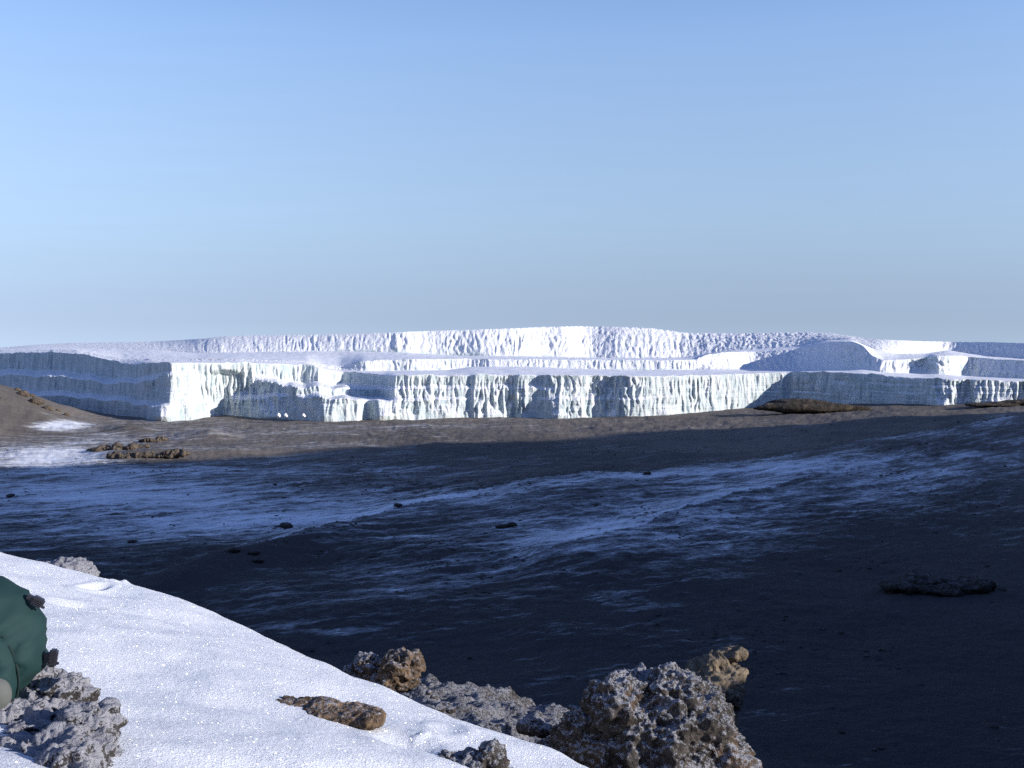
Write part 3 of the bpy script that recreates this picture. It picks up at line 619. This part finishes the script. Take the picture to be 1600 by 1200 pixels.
far_rock("lava_rock", "lone dark rock in blue snow at the far left edge", 650, [(17, 774.4, 0, 6.4, 2.48, 5.6)], M_dark, 52)
far_rock("lava_rock", "dark rock on the snowy floor above the snow crest rock", 520, [(207, 846.4, 0, 7.2, 2.48, 5.6)], M_dark, 53)
far_rock("lava_rock", "low black ledge on the swell right of the dark knob", 560, [(785, 822.75, 0, 11.2, 3.1, 7), (800, 819.4, 0, 8, 2.48, 6.3)], M_dark, 54)
far_rock("lava_rock", "dark block on the swell line above the knob, pushed towards the pale snow", 610, [(622, 789.4, 0, 7.2, 2.48, 5.6)], M_dark, 55)
def build_rubble():
    """loose stones strewn over the swells of the crater floor: past counting"""
    rs = np.random.RandomState(9); N = 60000
    D = rs.uniform(250, 1080, N); u = rs.uniform(-0.52, 0.52, N); x = u * D; y = D
    w = sstep(0.0, 0.5, noise(x / 90, y / 90, 0, 31)) * sstep(-0.1, 0.45, noise(x / 22, y / 18, 0, 33)) + 0.04
    k = np.where(rs.uniform(0, 1, N) < w)[0][:9000]
    x, y = x[k], y[k]; z = ground_z(x, y); n = len(k)
    size = 0.16 + 0.75 * rs.uniform(0, 1, n) ** 5
    V = np.array([(0, 0, .8), (.89, 0, .35), (.28, .85, .35), (-.72, .53, .35), (-.72, -.53, .35), (.28, -.85, .35), (.95, .3, -.4), (-.2, .95, -.4), (-1, 0, -.4), (0, -1, -.4)])
    T = np.array([(0, 1, 2), (0, 2, 3), (0, 3, 4), (0, 4, 5), (0, 5, 1), (1, 6, 2), (2, 6, 7), (2, 7, 3), (3, 7, 8), (3, 8, 4), (4, 8, 9), (4, 9, 5), (5, 9, 6), (5, 6, 1)])
    co = V[None] * rs.uniform(.55, 1.35, (n, 10, 1)) * size[:, None, None] * np.stack([rs.uniform(.8, 1.8, n), rs.uniform(.8, 1.4, n), rs.uniform(.6, 1.1, n)], -1)[:, None, :]
    co = co + np.stack([x, y, z], -1)[:, None, :]
    me = bpy.data.meshes.new("rubble"); f = (T[None] + (np.arange(n) * 10)[:, None, None]).reshape(-1, 3)
    me.vertices.add(n * 10); me.vertices.foreach_set("co", co.astype(np.float32).ravel())
    me.loops.add(f.size); me.loops.foreach_set("vertex_index", f.astype(np.int32).ravel())
    me.polygons.add(len(f)); me.polygons.foreach_set("loop_start", np.arange(0, f.size, 3, dtype=np.int32)); me.polygons.foreach_set("loop_total", np.full(len(f), 3, np.int32)); me.update(calc_edges=True)
    tag(link("rubble", me, M_dark), "dark loose stones strewn over the crater floor", "rubble", kind="stuff")
build_rubble()
# boulders along the brown hill's shoulder
hill_lab = ["pale boulder at the top of the brown hill's stony shoulder", "wide tan boulder just below the top of the brown hill's shoulder", "squat boulder high on the brown hill's stony shoulder", "broad tan boulder midway down the brown hill's shoulder",
            "rounded boulder midway down the brown hill under the wide one", "low boulder on the lower half of the brown hill's shoulder", "small boulder near the foot of the brown hill's shoulder", "lowest boulder at the foot of the brown hill below the ice"]
for i, (px, py, w) in enumerate([(27, 609, 5), (36, 615, 8), (49, 618, 5), (55, 627, 9), (65, 629, 5), (74, 638, 7), (90, 641, 4), (104, 648, 4.5)]):
    far_rock("hill_boulder", hill_lab[i], 1030 - i * 2, [(px, py, 0, w, w * .6, w), (px + w * .6, py + 1, 0, w * .6, w * .45, w * .6)], M_far, 60 + i, "boulders on the brown hill's shoulder", amp=.7)
# fallen ice blocks at the foot of the cliff
for i, (px, w, lb) in enumerate([(431, 2.4, "small low ice block left of the tallest fallen block"), (435, 4.0, "tallest fallen ice block at the foot of the shaded cliff"), (446, 3.6, "wide double ice block right of the tallest fallen one"), (474, 3.4, "outlying fallen ice block nearest the lit fluted cliff")]):
    far_rock("ice_block", lb, 1122, [(px, 650 - w * .4, 0, w * .7, w * .8, w), (px + w * .5, 650, 0, w * .5, w * .5, w)], M_terr, 80 + i, "ice blocks fallen from the cliff")["category"] = "ice block"

# ---------------------------------------------------------------- backpack
def inflated(outline, D, thick, dy, origin, wrinkle, seed, n=96, m=30):
    """closed puffed shape: pixel outline at distance D given real thickness"""
    pts = np.array([list(P(a, b, D + dy)) for a, b in outline]); pts[:, 1] = 0
    c = pts.mean(0)
    seg = np.linalg.norm(np.diff(np.vstack([pts, pts[:1]]), axis=0), axis=1); cum = np.concatenate([[0], np.cumsum(seg)])
    q = np.vstack([pts, pts[:1]]); tt = np.linspace(0, cum[-1], n, endpoint=False)
    ox = np.interp(tt, cum, q[:, 0]); oz = np.interp(tt, cum, q[:, 2])
    for _ in range(3):
        ox = (np.roll(ox, 1) + 2 * ox + np.roll(ox, -1)) / 4; oz = (np.roll(oz, 1) + 2 * oz + np.roll(oz, -1)) / 4
    ph = np.linspace(0.02, math.pi - 0.02, 2 * m)
    rho = np.sin(ph) ** 0.75; dep = -np.cos(ph)
    X = c[0] + (ox - c[0])[None, :] * rho[:, None]; Z = c[2] + (oz - c[2])[None, :] * rho[:, None]
    Y = D + dy + dep[:, None] * thick + 0 * X
    w = wrinkle * (0.9 * fbm(X / .17, Z / .085 + X * 3.5, Y / .3, 2, seed) - 0.8 * np.abs(noise(X / .11 + 3, Z / .05 - X * 6, Y / .3, seed + 4)) ** 0.8)
    Y = Y + w * np.where(dep[:, None] < 0, 1, 0.3)
    X = X + 0.3 * w * (ox - c[0])[None, :] / 0.2; Z = Z + 0.3 * w * (oz - c[2])[None, :] / 0.2
    me = grid_mesh("p", (X - origin[0]).T, (Y - origin[1]).T, (Z - origin[2]).T)
    X2, Y2, Z2 = [np.vstack([v.T, v.T[:1]]) for v in (X - origin[0], Y - origin[1], Z - origin[2])]
    return grid_mesh("p", X2[::-1], Y2[::-1], Z2[::-1])
def box_mesh(sx, sy, sz, bev, ribs=0):
    bm = bmesh.new(); bmesh.ops.create_cube(bm, size=1, matrix=Matrix.Diagonal((sx, sy, sz, 1)))
    bmesh.ops.bevel(bm, geom=bm.edges[:], offset=bev, segments=3, affect="EDGES")
    for k in range(ribs):
        bmesh.ops.create_cube(bm, size=1, matrix=Matrix.Translation((0, -sy * .5, (k - (ribs - 1) / 2) * sz * .8 / ribs)) @ Matrix.Diagonal((sx * .8, sy * .16, sz * .35 / ribs, 1)))
    me = bpy.data.meshes.new("box"); bm.to_mesh(me); bm.free(); return me
def build_backpack():
    D = 3.1; base = P(-40, 1100, D); root = empty("backpack", base)
    tag(root, "green fabric backpack lid with dark buckles leaning on the frosted boulder", "backpack")
    green, grey, plast = mat_cloth("green_nylon", (0.007, 0.029, 0.029)), mat_cloth("grey_fabric", (0.10, 0.105, 0.095)), mat_plastic()
    SH = lambda o, k: [(a + k, b) for a, b in o]
    lid = [(-170, 960), (-120, 915), (-50, 897), (0, 903), (30, 918), (50, 938), (66, 966), (77, 1000), (79, 1028), (70, 1048), (54, 1060), (44, 1074), (34, 1092), (22, 1112), (-30, 1122), (-110, 1115), (-165, 1070), (-185, 1010)]
    link("lid", inflated(SH(lid, -2), D, .13, .0, base, .048, 201), green, root)
    flap = [(-150, 985), (-60, 972), (-10, 982), (8, 1000), (20, 1022), (28, 1048), (30, 1070), (25, 1094), (15, 1112), (-40, 1120), (-120, 1100)]
    link("side_flap", inflated(flap, D, .06, -.105, base, .034, 202), green, root)
    def tube(pix, Dz, rad):
        pts = np.array([list(P(a, b_, Dz)) for a, b_ in pix]); tt = np.linspace(0, 1, 60)
        c = np.stack([np.interp(tt, np.linspace(0, 1, len(pts)), pts[:, k]) for k in range(3)], -1)
        for _ in range(4): c[1:-1] = (c[:-2] + 2 * c[1:-1] + c[2:]) / 4
        tg = np.gradient(c, axis=0); tg /= np.linalg.norm(tg, axis=1)[:, None]
        n1 = np.cross(tg, [0, 1, 0]); n1 /= np.linalg.norm(n1, axis=1)[:, None]; n2 = np.cross(tg, n1)
        a = np.linspace(0, 2 * math.pi, 9)
        V = c[:, None, :] + rad * (np.cos(a)[None, :, None] * n1[:, None, :] + np.sin(a)[None, :, None] * n2[:, None, :]) - np.array(base)
        return grid_mesh("seam", V[..., 0], V[..., 1], V[..., 2])
    link("seam", tube(flap[2:9], D - .105, .0045), mat_cloth("dark_green_binding", (0.004, 0.015, 0.015)), root)
    pad = [(-90, 1062), (-30, 1050), (0, 1057), (11, 1066), (18, 1080), (17, 1096), (8, 1108), (-5, 1117), (-50, 1125), (-95, 1110)]
    link("grey_panel", inflated(pad, D, .04, -.16, base, .006, 203), grey, root)
    for (px, py, w, h, rot, lb) in [(59, 940, 20, 14, -32, None), (83, 1028, 13, 27, -10, None)]:
        s = D / F; p = P(px, py, D - .01) - base
        b = link("buckle", box_mesh(w * s, .03, h * s, .0045, 4), plast, root); b.location = p; b.rotation_euler = (0, R(-rot), R(15))
        tgt = (math.cos(R(rot)), math.sin(R(rot)))
        st = link("strap", box_mesh((w + 8) * s * .7, .018, h * s * .55, .002), plast, b); st.location = (-w * s * .45, .004, 0)
        tb = link("release_tab", box_mesh(6 * s, .012, 3.4 * s, .0015), plast, b); tb.location = (w * s * .55, 0, -h * s * .3)
build_backpack()
